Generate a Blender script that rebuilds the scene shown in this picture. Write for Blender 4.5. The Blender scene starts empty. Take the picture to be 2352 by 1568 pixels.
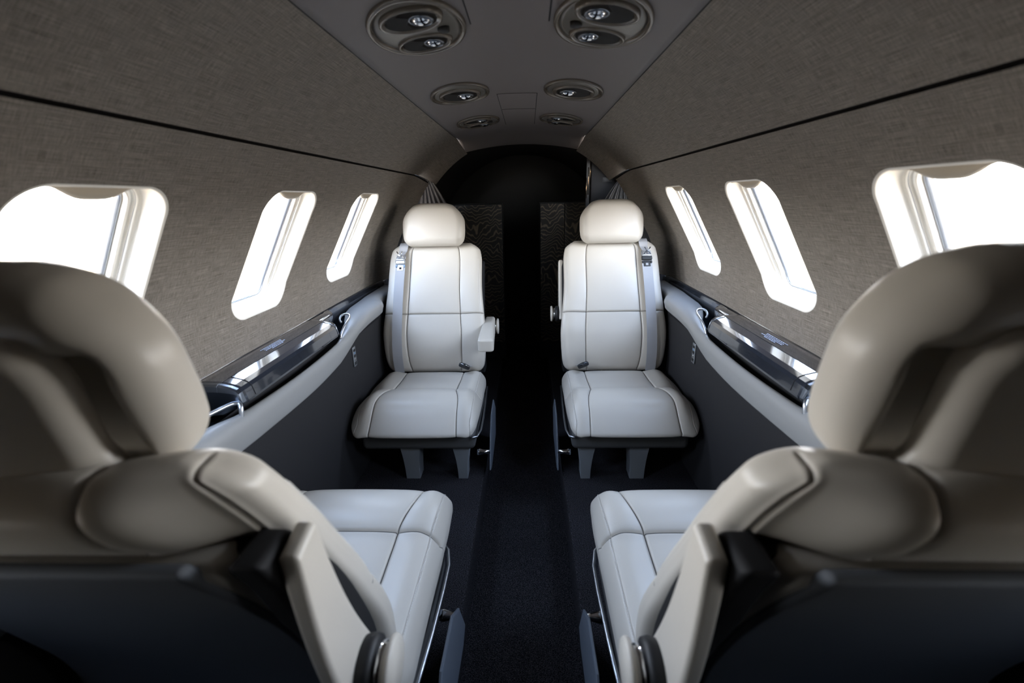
import bpy, math, random
from mathutils import Vector, Matrix
random.seed(4)
sc = bpy.context.scene
COL = sc.collection
PI = math.pi

# ------------------------------------------------------------------ camera
CX, CZ = .032, 1.15
yaw, pitch, roll = -.040, -.3047, -.0233
cy, sy = math.cos(yaw), math.sin(yaw)
cp, sp = math.cos(pitch), math.sin(pitch)
F_ = Vector((sy*cp, cy*cp, sp)); r0 = Vector((cy, -sy, 0)); u0 = r0.cross(F_)
R_ = math.cos(roll)*r0 + math.sin(roll)*u0
U_ = -math.sin(roll)*r0 + math.cos(roll)*u0
cam = bpy.data.cameras.new('camera'); cam.sensor_width = 36; cam.lens = 1045/2352*36
cam.clip_start = .01
co = bpy.data.objects.new('camera', cam); COL.objects.link(co)
M = Matrix((R_, U_, -F_)).transposed().to_4x4(); M.translation = Vector((CX, 0, CZ))
co.matrix_world = M
sc.camera = co
cam.dof.use_dof = True; cam.dof.focus_distance = 1.9; cam.dof.aperture_fstop = 3.2

# ------------------------------------------------------------------ sky
w = bpy.data.worlds.new('sky'); sc.world = w; w.use_nodes = True
nt = w.node_tree; nt.nodes.clear()
out = nt.nodes.new('ShaderNodeOutputWorld'); bg = nt.nodes.new('ShaderNodeBackground')
tc = nt.nodes.new('ShaderNodeTexCoord'); sep = nt.nodes.new('ShaderNodeSeparateXYZ')
mr = nt.nodes.new('ShaderNodeMapRange'); cr = nt.nodes.new('ShaderNodeValToRGB')
mr.inputs[1].default_value = -1; mr.inputs[2].default_value = 1
nt.links.new(tc.outputs['Generated'], sep.inputs[0]); nt.links.new(sep.outputs[2], mr.inputs[0])
nt.links.new(mr.outputs[0], cr.inputs[0]); nt.links.new(cr.outputs[0], bg.inputs[0]); nt.links.new(bg.outputs[0], out.inputs[0])
e = cr.color_ramp.elements
e[0].position = .0; e[0].color = (.05, .04, .03, 1)
e[1].position = 1; e[1].color = (.08, .12, .20, 1)
for p, c in ((.40, (.10, .078, .056, 1)), (.485, (.24, .20, .155, 1)), (.515, (1.0, .97, .92, 1)), (.56, (.96, .97, 1.0, 1)), (.66, (.58, .66, .80, 1)), (.80, (.24, .31, .44, 1))):
    n = e.new(p); n.color = c
bg.inputs[1].default_value = 52
sc.view_settings.view_transform = 'Standard'; sc.view_settings.look = 'None'
sc.view_settings.gamma = 1; sc.view_settings.use_curve_mapping = False
sc.view_settings.exposure = 0.0

# ------------------------------------------------------------------ materials
def mat(name, col, rough=.5, metal=0, spec=.5, bump=None, coat=0, var=None, sheen=0):
    m = bpy.data.materials.new(name); m.use_nodes = True
    t = m.node_tree; b = t.nodes['Principled BSDF']
    b.inputs['Base Color'].default_value = (*col, 1); b.inputs['Roughness'].default_value = rough
    b.inputs['Metallic'].default_value = metal; b.inputs['Specular IOR Level'].default_value = spec
    b.inputs['Coat Weight'].default_value = coat; b.inputs['Coat Roughness'].default_value = .04
    b.inputs['Sheen Weight'].default_value = sheen
    tcn = t.nodes.new('ShaderNodeTexCoord')
    if var:
        nz = t.nodes.new('ShaderNodeTexNoise'); nz.inputs['Scale'].default_value = var[0]; nz.inputs['Detail'].default_value = 4
        mx = t.nodes.new('ShaderNodeMix'); mx.data_type = 'RGBA'
        mx.inputs[6].default_value = (*col, 1); mx.inputs[7].default_value = (*var[1], 1)
        t.links.new(tcn.outputs['Object'], nz.inputs[0]); t.links.new(nz.outputs[0], mx.inputs[0]); t.links.new(mx.outputs[2], b.inputs['Base Color'])
    if bump:
        nz = t.nodes.new('ShaderNodeTexNoise'); nz.inputs['Scale'].default_value = bump[0]; nz.inputs['Detail'].default_value = 5
        bp = t.nodes.new('ShaderNodeBump'); bp.inputs['Strength'].default_value = bump[1]; bp.inputs['Distance'].default_value = bump[2]
        t.links.new(tcn.outputs['Object'], nz.inputs[0]); t.links.new(nz.outputs[0], bp.inputs['Height']); t.links.new(bp.outputs[0], b.inputs['Normal'])
    return m

leather = mat('cream_leather', (.55, .51, .445), .38, spec=.45, bump=(420, .25, .0006), var=(6, (.51, .47, .41)))
leather_dark = mat('grey_base_leather', (.075, .073, .07), .5, bump=(400, .25, .0006))
back_plastic = mat('charcoal_back_panel', (.085, .09, .10), .75, spec=.2)
black = mat('black_plastic', (.018, .018, .019), .5, spec=.3)
recess_black = mat('black_recess', (.012, .012, .013), .7, spec=.2)
lacquer = mat('black_lacquer', (.012, .014, .020), .12, spec=.6, coat=1, var=(900, (.03, .035, .045)))
sill_mat = mat('grey_rail_paint', (.27, .27, .265), .42, spec=.4)
chrome = mat('chrome', (.75, .76, .78), .12, metal=1)
steel = mat('satin_steel', (.55, .57, .60), .32, metal=1)
gunmetal = mat('gunmetal', (.16, .18, .21), .3, metal=1)
cream_plastic = mat('cream_plastic', (.78, .74, .66), .4, spec=.4)
shade_mat = mat('shade_plastic', (.48, .42, .33), .45, spec=.4)
ceil_mat = mat('ceiling_vinyl', (.17, .152, .15), .55, spec=.3, bump=(600, .15, .0004))
bezel_mat = mat('taupe_bezel', (.13, .12, .105), .38, spec=.5)
ring_mat = mat('taupe_ring', (.12, .105, .088), .25, spec=.6)
belt_mat = mat('grey_webbing', (.33, .33, .34), .55, spec=.3, bump=(700, .4, .0006))
dark_wall = mat('charcoal_side_panel', (.024, .023, .024), .7, spec=.2, bump=(300, .3, .0008))
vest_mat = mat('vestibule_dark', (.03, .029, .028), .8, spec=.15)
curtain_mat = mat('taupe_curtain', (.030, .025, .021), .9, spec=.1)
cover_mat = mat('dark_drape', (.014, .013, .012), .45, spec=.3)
white_ink = mat('white_lettering', (.55, .62, .72), .5)
blue_rel = mat('blue_grey_button', (.16, .24, .34), .4)
brass = mat('warm_brass', (.55, .38, .22), .25, metal=1)

def fabric():
    m = bpy.data.materials.new('woven_wall_fabric'); m.use_nodes = True; t = m.node_tree; b = t.nodes['Principled BSDF']
    uv = t.nodes.new('ShaderNodeUVMap'); hs = []
    for sx, sy_, k in ((15, 760, 1), (600, 40, 2), (5, 5, 3), (140, 1700, 4)):
        mp = t.nodes.new('ShaderNodeMapping'); mp.inputs['Scale'].default_value = (sx, sy_, 1); mp.inputs['Location'].default_value = (k*7.3, k*3.1, 0)
        nz = t.nodes.new('ShaderNodeTexNoise'); nz.inputs['Scale'].default_value = 1; nz.inputs['Detail'].default_value = 2
        t.links.new(uv.outputs[0], mp.inputs[0]); t.links.new(mp.outputs[0], nz.inputs[0]); hs.append(nz)
    def ad(a, b_, f=1):
        n = t.nodes.new('ShaderNodeMath'); n.operation = 'MULTIPLY_ADD'; t.links.new(a, n.inputs[0]); n.inputs[1].default_value = f
        t.links.new(b_, n.inputs[2]); return n.outputs[0]
    s = ad(hs[1].outputs[0], hs[0].outputs[0], .75); s2 = ad(hs[3].outputs[0], s, .6)
    rp = t.nodes.new('ShaderNodeMapRange'); rp.inputs[1].default_value = .78; rp.inputs[2].default_value = 1.62
    t.links.new(s2, rp.inputs[0])
    c = t.nodes.new('ShaderNodeMix'); c.data_type = 'RGBA'; c.inputs[6].default_value = (.080, .066, .054, 1); c.inputs[7].default_value = (.36, .325, .28, 1)
    t.links.new(rp.outputs[0], c.inputs[0])
    t.links.new(c.outputs[2], b.inputs['Base Color'])
    b.inputs['Roughness'].default_value = .8; b.inputs['Specular IOR Level'].default_value = .25
    bp = t.nodes.new('ShaderNodeBump'); bp.inputs['Strength'].default_value = .5; bp.inputs['Distance'].default_value = .0008
    t.links.new(s2, bp.inputs['Height']); t.links.new(bp.outputs[0], b.inputs['Normal'])
    return m
fabric_mat = fabric()

def carpet():
    m = mat('speckled_carpet', (.01, .01, .011), .95, spec=.1); t = m.node_tree; b = t.nodes['Principled BSDF']
    tcn = t.nodes.new('ShaderNodeTexCoord'); nz = t.nodes.new('ShaderNodeTexNoise'); nz.inputs['Scale'].default_value = 420; nz.inputs['Detail'].default_value = 3
    r = t.nodes.new('ShaderNodeValToRGB'); r.color_ramp.elements[0].position = .45; r.color_ramp.elements[0].color = (.006, .006, .007, 1)
    r.color_ramp.elements[1].position = .75; r.color_ramp.elements[1].color = (.12, .11, .12, 1)
    t.links.new(tcn.outputs['Object'], nz.inputs[0]); t.links.new(nz.outputs[0], r.inputs[0]); t.links.new(r.outputs[0], b.inputs['Base Color'])
    bp = t.nodes.new('ShaderNodeBump'); bp.inputs['Distance'].default_value = .004; bp.inputs['Strength'].default_value = .8
    t.links.new(nz.outputs[0], bp.inputs['Height']); t.links.new(bp.outputs[0], b.inputs['Normal'])
    return m
carpet_mat = carpet()

def wavy():
    m = mat('wavy_grain_veneer', (.02, .018, .015), .35, spec=.4); t = m.node_tree; b = t.nodes['Principled BSDF']
    tcn = t.nodes.new('ShaderNodeTexCoord'); nz = t.nodes.new('ShaderNodeTexNoise'); nz.inputs['Scale'].default_value = 5.5; nz.inputs['Detail'].default_value = 3
    mp = t.nodes.new('ShaderNodeMapping'); mp.inputs['Scale'].default_value = (1, 1, .55)
    add = t.nodes.new('ShaderNodeVectorMath'); add.operation = 'MULTIPLY_ADD'; add.inputs[1].default_value = (.0, .0, .42)
    t.links.new(tcn.outputs['Object'], mp.inputs[0]); t.links.new(mp.outputs[0], nz.inputs[0])
    t.links.new(nz.outputs[1], add.inputs[0]); t.links.new(tcn.outputs['Object'], add.inputs[2])
    wv = t.nodes.new('ShaderNodeTexWave'); wv.bands_direction = 'Z'; wv.inputs['Scale'].default_value = 11; wv.inputs['Distortion'].default_value = 2.2; wv.inputs['Detail Scale'].default_value = 2.2
    t.links.new(add.outputs[0], wv.inputs[0])
    r = t.nodes.new('ShaderNodeValToRGB'); r.color_ramp.elements[0].position = .72; r.color_ramp.elements[0].color = (.02, .018, .015, 1)
    r.color_ramp.elements[1].position = .98; r.color_ramp.elements[1].color = (.15, .115, .078, 1)
    t.links.new(wv.outputs[0], r.inputs[0]); t.links.new(r.outputs[0], b.inputs['Base Color'])
    return m
wavy_mat = wavy()

def glass():
    m = bpy.data.materials.new('window_pane'); m.use_nodes = True; t = m.node_tree; t.nodes.clear()
    o = t.nodes.new('ShaderNodeOutputMaterial'); mx = t.nodes.new('ShaderNodeMixShader'); tr = t.nodes.new('ShaderNodeBsdfTransparent')
    tr.inputs[0].default_value = (.97, .98, .99, 1)
    g = t.nodes.new('ShaderNodeBsdfGlossy'); g.inputs['Roughness'].default_value = .03; mx.inputs[0].default_value = .06; t.links.new(tr.outputs[0], mx.inputs[1]); t.links.new(g.outputs[0], mx.inputs[2]); t.links.new(mx.outputs[0], o.inputs[0])
    return m
glass_mat = glass()

# ------------------------------------------------------------------ mesh helpers
def mesh(name, V, Fc, m, parent=None, smooth=True, uv=None, mats=None, midx=None):
    me = bpy.data.meshes.new(name); me.from_pydata([tuple(v) for v in V], [], Fc)
    if smooth: me.polygons.foreach_set('use_smooth', [True]*len(me.polygons))
    for x in (mats or [m]): me.materials.append(x)
    if midx: me.polygons.foreach_set('material_index', midx)
    if uv:
        l = me.uv_layers.new(name='UVMap')
        for i, lp in enumerate(me.loops): l.data[i].uv = uv[lp.vertex_index]
    me.update()
    o = bpy.data.objects.new(name, me); COL.objects.link(o)
    if parent: o.parent = parent
    return o

def tag(o, label=None, cat=None, group=None, kind=None):
    if label: o['label'] = label
    if cat: o['category'] = cat
    if group: o['group'] = group
    if kind: o['kind'] = kind
    return o
def thing(name, label, cat, loc=(0, 0, 0), group=None, kind=None):
    o = bpy.data.objects.new(name, None); COL.objects.link(o); o.location = loc; o.empty_display_size = .05
    return tag(o, label, cat, group, kind)

def interp(t, tab):
    """smooth (monotone cubic) lookup in [(t, v), ...]"""
    if t <= tab[0][0]: return tab[0][1]
    if t >= tab[-1][0]: return tab[-1][1]
    n = len(tab)
    for i in range(n-1):
        if t <= tab[i+1][0]: break
    x0, y0 = tab[i]; x1, y1 = tab[i+1]; h = x1-x0; d = (y1-y0)/h
    def sl(j):
        if j == 0 or j == n-1:
            k = 0 if j == 0 else n-2
            return (tab[k+1][1]-tab[k][1])/(tab[k+1][0]-tab[k][0])
        a = (tab[j][1]-tab[j-1][1])/(tab[j][0]-tab[j-1][0]); b = (tab[j+1][1]-tab[j][1])/(tab[j+1][0]-tab[j][0])
        return 0 if a*b <= 0 else 2*a*b/(a+b)
    m0, m1 = sl(i), sl(i+1); s = (t-x0)/h
    return (2*s**3-3*s*s+1)*y0+(s**3-2*s*s+s)*h*m0+(-2*s**3+3*s*s)*y1+(s**3-s*s)*h*m1
def sstep(a, b, x):
    t = max(0, min(1, (x-a)/(b-a))); return t*t*(3-2*t)

def axis(h, r, step, seams=()):
    s = set()
    n = max(1, int(math.ceil(2*(h-r)/step)))
    for i in range(n+1): s.add(round(-h+r+2*(h-r)*i/n, 6))
    for k in range(1, 6):
        a = r*math.tan(k*PI/4/6*1.0) if k < 6 else r
        s.add(round(h-r+a, 6)); s.add(round(-h+r-a, 6))
    s.add(round(h, 6)); s.add(round(-h, 6))
    for c in seams:
        s = {x for x in s if abs(x-c) > .008 or abs(abs(x)-h) < 1e-5}
        for d in (0, .0012, .0025, .0045, .008): s.add(round(c+d, 6)); s.add(round(c-d, 6))
    L = sorted(s); o = [L[0]]
    for x in L[1:]:
        if x-o[-1] > .0005: o.append(x)
    o[-1] = round(h, 6)
    return o
def rbox(hx, hy, hz, r, step=.012, sx=(), sy=(), sz=()):
    """rounded box: list of (point, normal, raw box point), faces"""
    A = [axis(hx, r, step, sx), axis(hy, r, step, sy), axis(hz, r, step, sz)]; H = (hx, hy, hz)
    idx = {}; P = []; Fc = []
    def v(p):
        k = tuple(round(c, 5) for c in p)
        if k in idx: return idx[k]
        q = [max(-H[i]+r, min(H[i]-r, p[i])) for i in range(3)]
        d = Vector([p[i]-q[i] for i in range(3)]); d.normalize()
        P.append((Vector(q)+d*r, d, Vector(p))); idx[k] = len(P)-1; return len(P)-1
    for ax in range(3):
        a, b = (ax+1) % 3, (ax+2) % 3
        for sg in (-1, 1):
            for i in range(len(A[a])-1):
                for j in range(len(A[b])-1):
                    qs = []
                    for (ii, jj) in ((i, j), (i+1, j), (i+1, j+1), (i, j+1)):
                        p = [0, 0, 0]; p[ax] = sg*H[ax]; p[a] = A[a][ii]; p[b] = A[b][jj]; qs.append(v(p))
                    Fc.append(qs if sg > 0 else qs[::-1])
    return P, Fc
def groove(d, depth=.0055, wd=.0028): return -depth*math.exp(-(d/wd)**2)
def puff(d, amt=.004, wd=.03): return -amt*math.exp(-abs(d)/wd)

def rb(name, c, h, r, m, parent=None, rot=None, fn=None, step=.02, mirror=1):
    """simple rounded box part at c with half sizes h"""
    P, Fc = rbox(*h, min(r, min(h)*.999), step)
    V = []
    for p, n, raw in P:
        q = fn(p) if fn else p
        if rot is not None: q = rot @ q
        q = q+Vector(c); V.append((q.x*mirror, q.y, q.z))
    if mirror < 0: Fc = [f[::-1] for f in Fc]
    return mesh(name, V, Fc, m, parent)
def tube(pts, rad, n=12, closed=False, prof=None):
    V = []; Fc = []; N = len(pts); pts = [Vector(p) for p in pts]
    up = None
    for i, p in enumerate(pts):
        a = pts[(i-1) % N] if closed or i > 0 else p; b = pts[(i+1) % N] if closed or i < N-1 else p
        t = (b-a).normalized()
        if up is None: up = t.orthogonal().normalized()
        up = (up-t*up.dot(t)).normalized(); s = t.cross(up)
        rr = rad[i] if isinstance(rad, (list, tuple)) else rad
        for k in range(n):
            an = 2*PI*k/n; V.append(p+(up*math.cos(an)+s*math.sin(an))*rr)
    for i in range(N if closed else N-1):
        j = (i+1) % N
        for k in range(n): Fc.append([i*n+k, i*n+(k+1) % n, j*n+(k+1) % n, j*n+k])
    if not closed: Fc.append(list(range(n))[::-1]); Fc.append([(N-1)*n+k for k in range(n)])
    return V, Fc
def lathe(prof, c, axis_, n=40):
    """prof: (radius, distance along axis)"""
    ax = Vector(axis_).normalized(); u = ax.orthogonal().normalized(); s = ax.cross(u); V = []; Fc = []
    for (r, h) in prof:
        for k in range(n):
            a = 2*PI*k/n; V.append(Vector(c)+ax*h+(u*math.cos(a)+s*math.sin(a))*r)
    for i in range(len(prof)-1):
        for k in range(n): Fc.append([i*n+k, i*n+(k+1) % n, (i+1)*n+(k+1) % n, (i+1)*n+k])
    Fc.append(list(range(n))[::-1]); Fc.append([(len(prof)-1)*n+k for k in range(n)])
    return V, Fc
def loft(rings, close=True, caps=True):
    n = len(rings[0]); V = [p for r in rings for p in r]; Fc = []
    for i in range(len(rings)-1):
        for k in range(n if close else n-1):
            Fc.append([i*n+k, i*n+(k+1) % n, (i+1)*n+(k+1) % n, (i+1)*n+k])
    if caps and close: Fc.append(list(range(n))[::-1]); Fc.append([(len(rings)-1)*n+k for k in range(n)])
    return V, Fc
def flip(V, Fc, s):
    if s > 0: return V, Fc
    return [(-v[0], v[1], v[2]) for v in V], [list(f)[::-1] for f in Fc]

# ------------------------------------------------------------------ hull
RH, ZC = .78, .77
Y0, Y1 = -.80, 2.62
def hull(s, y, t, d=0):
    """point on the cabin lining: s side, t arc length above the centre height, d radial offset outward"""
    a = t/RH; r = interp(math.degrees(a), RTAB)+d
    return Vector((s*r*math.cos(a), y, ZC+r*math.sin(a)))
RTAB = [(-12, .785), (-2.5, .791), (5, .791), (12, .779), (20, .755), (32, .737), (42.7, .742), (63.8, .757), (75, .76)]
T_BOT, T_GRV, T_CEIL = RH*math.radians(-3.0), RH*math.radians(42.7), RH*math.radians(63.8)
WIN_Y = [-.515, .100, .715, 1.330, 1.945]
WA, WB, WT = .140, .194, RH*math.radians(19.3)      # half width, half height, centre
WR = .062
def rrect(a, b, r, N=25):
    """rounded rectangle outline, 4*N points, starting at the +x axis side"""
    P = []
    for q in range(4):
        sx_, sy_ = ((1, 1), (-1, 1), (-1, -1), (1, -1))[q]
        for i in range(N):
            f = i/(N-1)*PI/2
            an = q*PI/2+f
            P.append((sx_*(a-r)+r*math.cos(an), sy_*(b-r)+r*math.sin(an)))
    return P
def side_wall(s, name):
    V = []; Fc = []; UV = []; MI = {}
    def addv(y, t, d): V.append(hull(s, y, t, d)); UV.append((y, t)); return len(V)-1
    N = 25
    for yc in WIN_Y[1:]:
        cellb, cellt = T_BOT-WT, T_GRV-.004-WT
        rings = []
        prof = [(0, .016), (.0002, .006), (.0012, .0020), (.0035, .0004), (.007, 0), (.009, -.0001), (.030, -.0004), (.042, -.0004), (.052, 0), (.062, 0)]
        for o, d in prof:
            rings.append([(px, py, d) for px, py in rrect(WA+o, WB+o, WR+o, N)])
        o = prof[-1][0]; base = rings[-1]
        cell = []
        for k, (px, py, _) in enumerate(base):
            q, i = divmod(k, N); f = i/(N-1)
            hx = .3075 if yc < 1.4 else .3075; top = cellt; bot = cellb
            def edge(sx_, sy_, f, first):
                pass
            sx_, sy_ = ((1, 1), (-1, 1), (-1, -1), (1, -1))[q]
            yy = top if sy_ > 0 else bot
            # first half of the corner goes to one side, second half to the other
            horiz_first = q in (0, 2)
            inner_x = (WA+o)-(WR+o); inner_y = (WB+o)-(WR+o)
            g = f*2
            if horiz_first:
                if g <= 1: x_, y_ = sx_*hx, sy_*inner_y+(yy-sy_*inner_y)*g
                else: x_, y_ = sx_*(hx+(inner_x-hx)*(g-1)), yy
            else:
                if g <= 1: x_, y_ = sx_*(inner_x+(hx-inner_x)*g), yy
                else: x_, y_ = sx_*hx, yy+(sy_*inner_y-yy)*(g-1)
            cell.append((x_, y_, 0))
        for m_ in (.25, .5, .75, 1.0):
            rings.append([(b[0]+(c[0]-b[0])*m_, b[1]+(c[1]-b[1])*m_, 0) for b, c in zip(base, cell)])
        st = len(V); n = 4*N
        for R in rings:
            for (px, py, d) in R: addv(yc+px, WT+py, d)
        for i in range(len(rings)-1):
            for k in range(n):
                Fc.append([st+i*n+k, st+i*n+(k+1) % n, st+(i+1)*n+(k+1) % n, st+(i+1)*n+k])
                if i < 4: MI[len(Fc)-1] = 1
    # plain stretches
    def strip(ya, yb, ta, tb, ny, ntt, dfun=None):
        st = len(V)
        for i in range(ny+1):
            for j in range(ntt+1):
                y = ya+(yb-ya)*i/ny; t = ta+(tb-ta)*j/ntt
                addv(y, t, dfun(y, t) if dfun else 0)
        for i in range(ny):
            for j in range(ntt):
                a = st+i*(ntt+1)+j; Fc.append([a, a+1, a+ntt+2, a+ntt+1])
    strip(Y0, WIN_Y[1]-.3065, T_BOT, T_GRV-.004, 6, 16, lambda y, t: .0012)
    endc = lambda y, t: -.05*sstep(2.40, 2.64, y)**2
    strip(WIN_Y[-1]+.3065, 2.64, T_BOT, T_GRV-.004, 14, 16, lambda y, t: endc(y, t)+.0012*(1-sstep(2.26, 2.36, y)))
    # groove between lower and upper lining
    yy = [Y0, WIN_Y[-1]+.3075]+[WIN_Y[-1]+.3075+(2.64-WIN_Y[-1]-.31)*k/10 for k in range(1, 11)]
    gp = [(T_GRV-.004, 0), (T_GRV-.003, .008), (T_GRV+.003, .008), (T_GRV+.004, 0)]
    st = len(V)
    for y in yy:
        for t, d in gp: addv(y, t, d+endc(y, t))
    GV = V[st:]; GF = []; del V[st:]; del UV[st:]
    for i in range(len(yy)-1):
        for j in range(len(gp)-1):
            a = i*len(gp)+j; GF.append([a, a+1, a+len(gp)+1, a+len(gp)])
    tag(mesh('trim_%d' % (5 if s < 0 else 6), GV, [f[::-1] for f in GF] if s > 0 else GF, recess_black, smooth=False), kind='structure')
    strip(Y0, WIN_Y[-1]+.3075, T_GRV+.004, T_CEIL, 6, 16)
    strip(WIN_Y[-1]+.3075, 2.78, T_GRV+.004, T_CEIL, 14, 16, lambda y, t: -.06*sstep(2.45, 2.80, y)**2)
    if s > 0: Fc = [f[::-1] for f in Fc]
    o = mesh(name, V, Fc, fabric_mat, uv=UV, mats=[fabric_mat, cream_plastic], midx=[MI.get(q, 0) for q in range(len(Fc))]); tag(o, kind='structure'); return o
side_wall(-1, 'wall_left'); side_wall(1, 'wall_right')

# windows
def window(s, yc, n, drop=0):
    root = thing('window_%d' % n, None, None, kind='structure')
    del_ = None
    N = 16
    def ringset(prof, m, name, parent=root):
        rings = [[hull(s, yc+px, WT+py, d) for px, py in rrect(WA+o, WB+o, max(.01, WR+o), N)] for o, d in prof]
        V, Fc = loft(rings, True, False)
        if s < 0: Fc = [f[::-1] for f in Fc]
        return mesh(name, V, Fc, m, parent)
    ringset([(.0005, .014), (-.001, .020), (-.002, .030), (-.005, .038), (-.010, .041), (-.013, .040), (-.014, .041), (-.015, .043)], cream_plastic, 'window_reveal')
    ringset([(-.015, .044), (-.0165, .046), (-.016, .048), (-.019, .049), (-.023, .048), (-.026, .047), (-.0265, .052), (-.0265, .066)], cream_plastic, 'window_frame')
    ringset([(-.012, .0442), (-.0158, .0452), (-.0158, .0475), (-.012, .0475)], black, 'window_gasket')
    ringset([(-.0262, .066), (-.027, .058), (-.0295, .057), (-.032, .058), (-.032, .070)], steel, 'pane_seal')
    # pane: a curved closed slab
    rings = []
    for d in (.060, .064):
        for k in ((.02, 1) if d == .060 else (1, .02)):
            rings.append([hull(s, yc+px*k, WT+py*k, d) for px, py in rrect(WA-.0265, WB-.0265, .035, N)])
    V, Fc = loft(rings)
    mesh('window_pane', V, Fc, glass_mat, root)
    # raised shade: curved strip at the top with a bulging pull
    V = []; Fc = []; n_ = 30; prof = [(0, .022), (-.006, .016), (-.016, .014), (-.024, .015), (-.030, .019), (-.031, .026), (-.022, .030), (0, .030)]
    hw = WA-.026
    for i in range(n_+1):
        u = -1+2*i/n_; bul = math.exp(-((u*2.2)**4))
        up = 0
        for (dt, d) in prof:
            V.append(hull(s, yc+u*hw, WT+WB-.001-up+dt*(.28+.62*bul), d-.006*bul*(1 if dt < -.01 else 0)))
    m_ = len(prof)
    for i in range(n_):
        for k in range(m_): Fc.append([i*m_+k, i*m_+(k+1) % m_, (i+1)*m_+(k+1) % m_, (i+1)*m_+k])
    Fc.append(list(range(m_))[::-1]); Fc.append([n_*m_+k for k in range(m_)])
    if s < 0: Fc = [f[::-1] for f in Fc]
    mesh('window_shade', V, Fc, shade_mat, root)
    if drop:  # added out of view: lowered shade blocks daylight to keep the near seats dark
        V = []; Fc = []; ny = 8; nt_ = 10; hb = WB-.002; lo = hb-2*hb*drop
        for dd in (.0305, .0335):
            for i in range(ny+1):
                for j in range(nt_+1): V.append(hull(s, yc-WA-.004+(2*WA+.008)*i/ny, WT+lo+(hb-lo)*j/nt_, dd))
        q = (ny+1)*(nt_+1)
        for i in range(ny):
            for j in range(nt_):
                a = i*(nt_+1)+j; Fc.append([a, a+1, a+nt_+2, a+nt_+1]); Fc.append([q+a, q+a+nt_+1, q+a+nt_+2, q+a+1])
        for i in range(ny): a = i*(nt_+1); Fc.append([a, a+nt_+1, q+a+nt_+1, q+a])
        mesh('unseen_dimming_shade', V, Fc, shade_mat, root)
    # daylight portal in the opening
    L = bpy.data.lights.new('portal_%d' % n, 'AREA'); L.shape = 'RECTANGLE'; L.size = 2*WA; L.size_y = 2*WB; L.energy = 1
    L.cycles.is_portal = True
    lo = bpy.data.objects.new('portal_%d' % n, L); COL.objects.link(lo)
    c = hull(s, yc, WT, .085); d = Vector((-s*math.cos(WT/RH), 0, -math.sin(WT/RH)))
    lo.location = c; lo.rotation_euler = d.to_track_quat('-Z', 'Y').to_euler()
    # orient: local X along cabin
    z = -d; x = Vector((0, 1, 0)); y = z.cross(x); mm = Matrix((x, y, z)).transposed().to_4x4(); mm.translation = c; lo.matrix_world = mm
k = 1
for s in (-1, 1):
    for yc in WIN_Y[1:]:
        window(s, yc, k, .82 if yc < .3 else 0); k += 1  # only the unseen pair beside the camera gets the added dimming shade

# ceiling strip
ZE = ZC+.757*math.sin(T_CEIL/RH); XE = .757*math.cos(T_CEIL/RH)
def ceil_z(x): return ZE-.002+.038*(1-(abs(x)/XE)**2.0)
PSU = [(1.035, .150), (1.62, .135), (2.18, .135)]
def make_ceiling():
    V = []; Fc = []; nx = 40
    ys = [Y0, 0, .6, 1.2, 1.8, 2.4, 2.55, 2.6, 2.65, 2.70, 2.74, 2.77, 2.80]
    prof = []
    for i in range(nx+1):
        x = -XE+.004+(2*XE-.008)*i/nx; prof.append((x, ceil_z(x)))
    e0 = [(-XE-.001, ZE+.010), (-XE+.003, ZE+.010)]; e1 = [(XE-.003, ZE+.010), (XE+.001, ZE+.010)]
    full = e0+prof+e1
    for y in ys:
        dr = .045*sstep(2.52, 2.82, y)**1.5
        for (x, z) in full: V.append((x, y, z-dr))
    n = len(full)
    for i in range(len(ys)-1):
        for k in range(n-1): Fc.append([i*n+k, i*n+n+k, i*n+n+k+1, i*n+k+1])
    tag(mesh('ceiling', V, Fc, ceil_mat), kind='structure')
make_ceiling()
# joint strips between lining and ceiling
for i, s in enumerate((-1, 1)):
    V, Fc = tube([(s*(XE-.0005), y, ZE+.0035) for y in (Y0, 2.5)], .0042, 8)
    tag(mesh('trim_%d' % (i+1), V, Fc, recess_black), kind='structure')

# ceiling access hatches: thin panels with an open joint round them
def ceil_panel(ya, yb, hw, nm, n):
    V = []; Fc = []
    pts = []
    xs = [-hw, -hw+.001]+[-hw+2*hw*k/8 for k in range(1, 8)]+[hw-.001, hw]
    for zi, dz in enumerate((.0, -.0012)):
        for y in (ya, yb):
            for x in xs: V.append((x, y, ceil_z(x)+.0006+dz))
    m_ = len(xs)
    for k in range(m_-1):
        Fc.append([2*m_+k, 2*m_+k+1, 3*m_+k+1, 3*m_+k][::-1]); Fc.append([k, k+1, 2*m_+k+1, 2*m_+k]); Fc.append([m_+k, 3*m_+k, 3*m_+k+1, m_+k+1])
    Fc.append([0, 2*m_, 3*m_, m_]); Fc.append([m_-1, 2*m_-1, 4*m_-1, 3*m_-1])
    return V, Fc
for n_, (ya, yb, hw) in enumerate(((1.70, 1.965, .066), (1.98, 2.36, .066))):
    V, Fc = ceil_panel(ya-.0022, yb+.0022, hw+.0022, '', 0)
    root = mesh('access_hatch', V, Fc, recess_black, smooth=False)
    tag(root, ('mauve grey ceiling hatch outlined by a fine joint, between the middle overhead vents', 'mauve grey ceiling hatch nearest the dark doorway, between the furthest overhead units')[n_], 'hatch', 'access hatches in the ceiling')
    V, Fc = ceil_panel(ya, yb, hw, '', 0)
    V = [(v[0], v[1], v[2]-.0004) for v in V]
    mesh('cover', V, Fc, ceil_mat, root, smooth=False)
for s in (-1, 1):  # fine joints beside the nearest units
    V, Fc = tube([(s*.078, y, ceil_z(.078)-.0002) for y in (.62, .8, 1.05)], .0014, 6)
    tag(mesh('trim_%d' % (3 if s < 0 else 4), V, Fc, recess_black), kind='structure')

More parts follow.
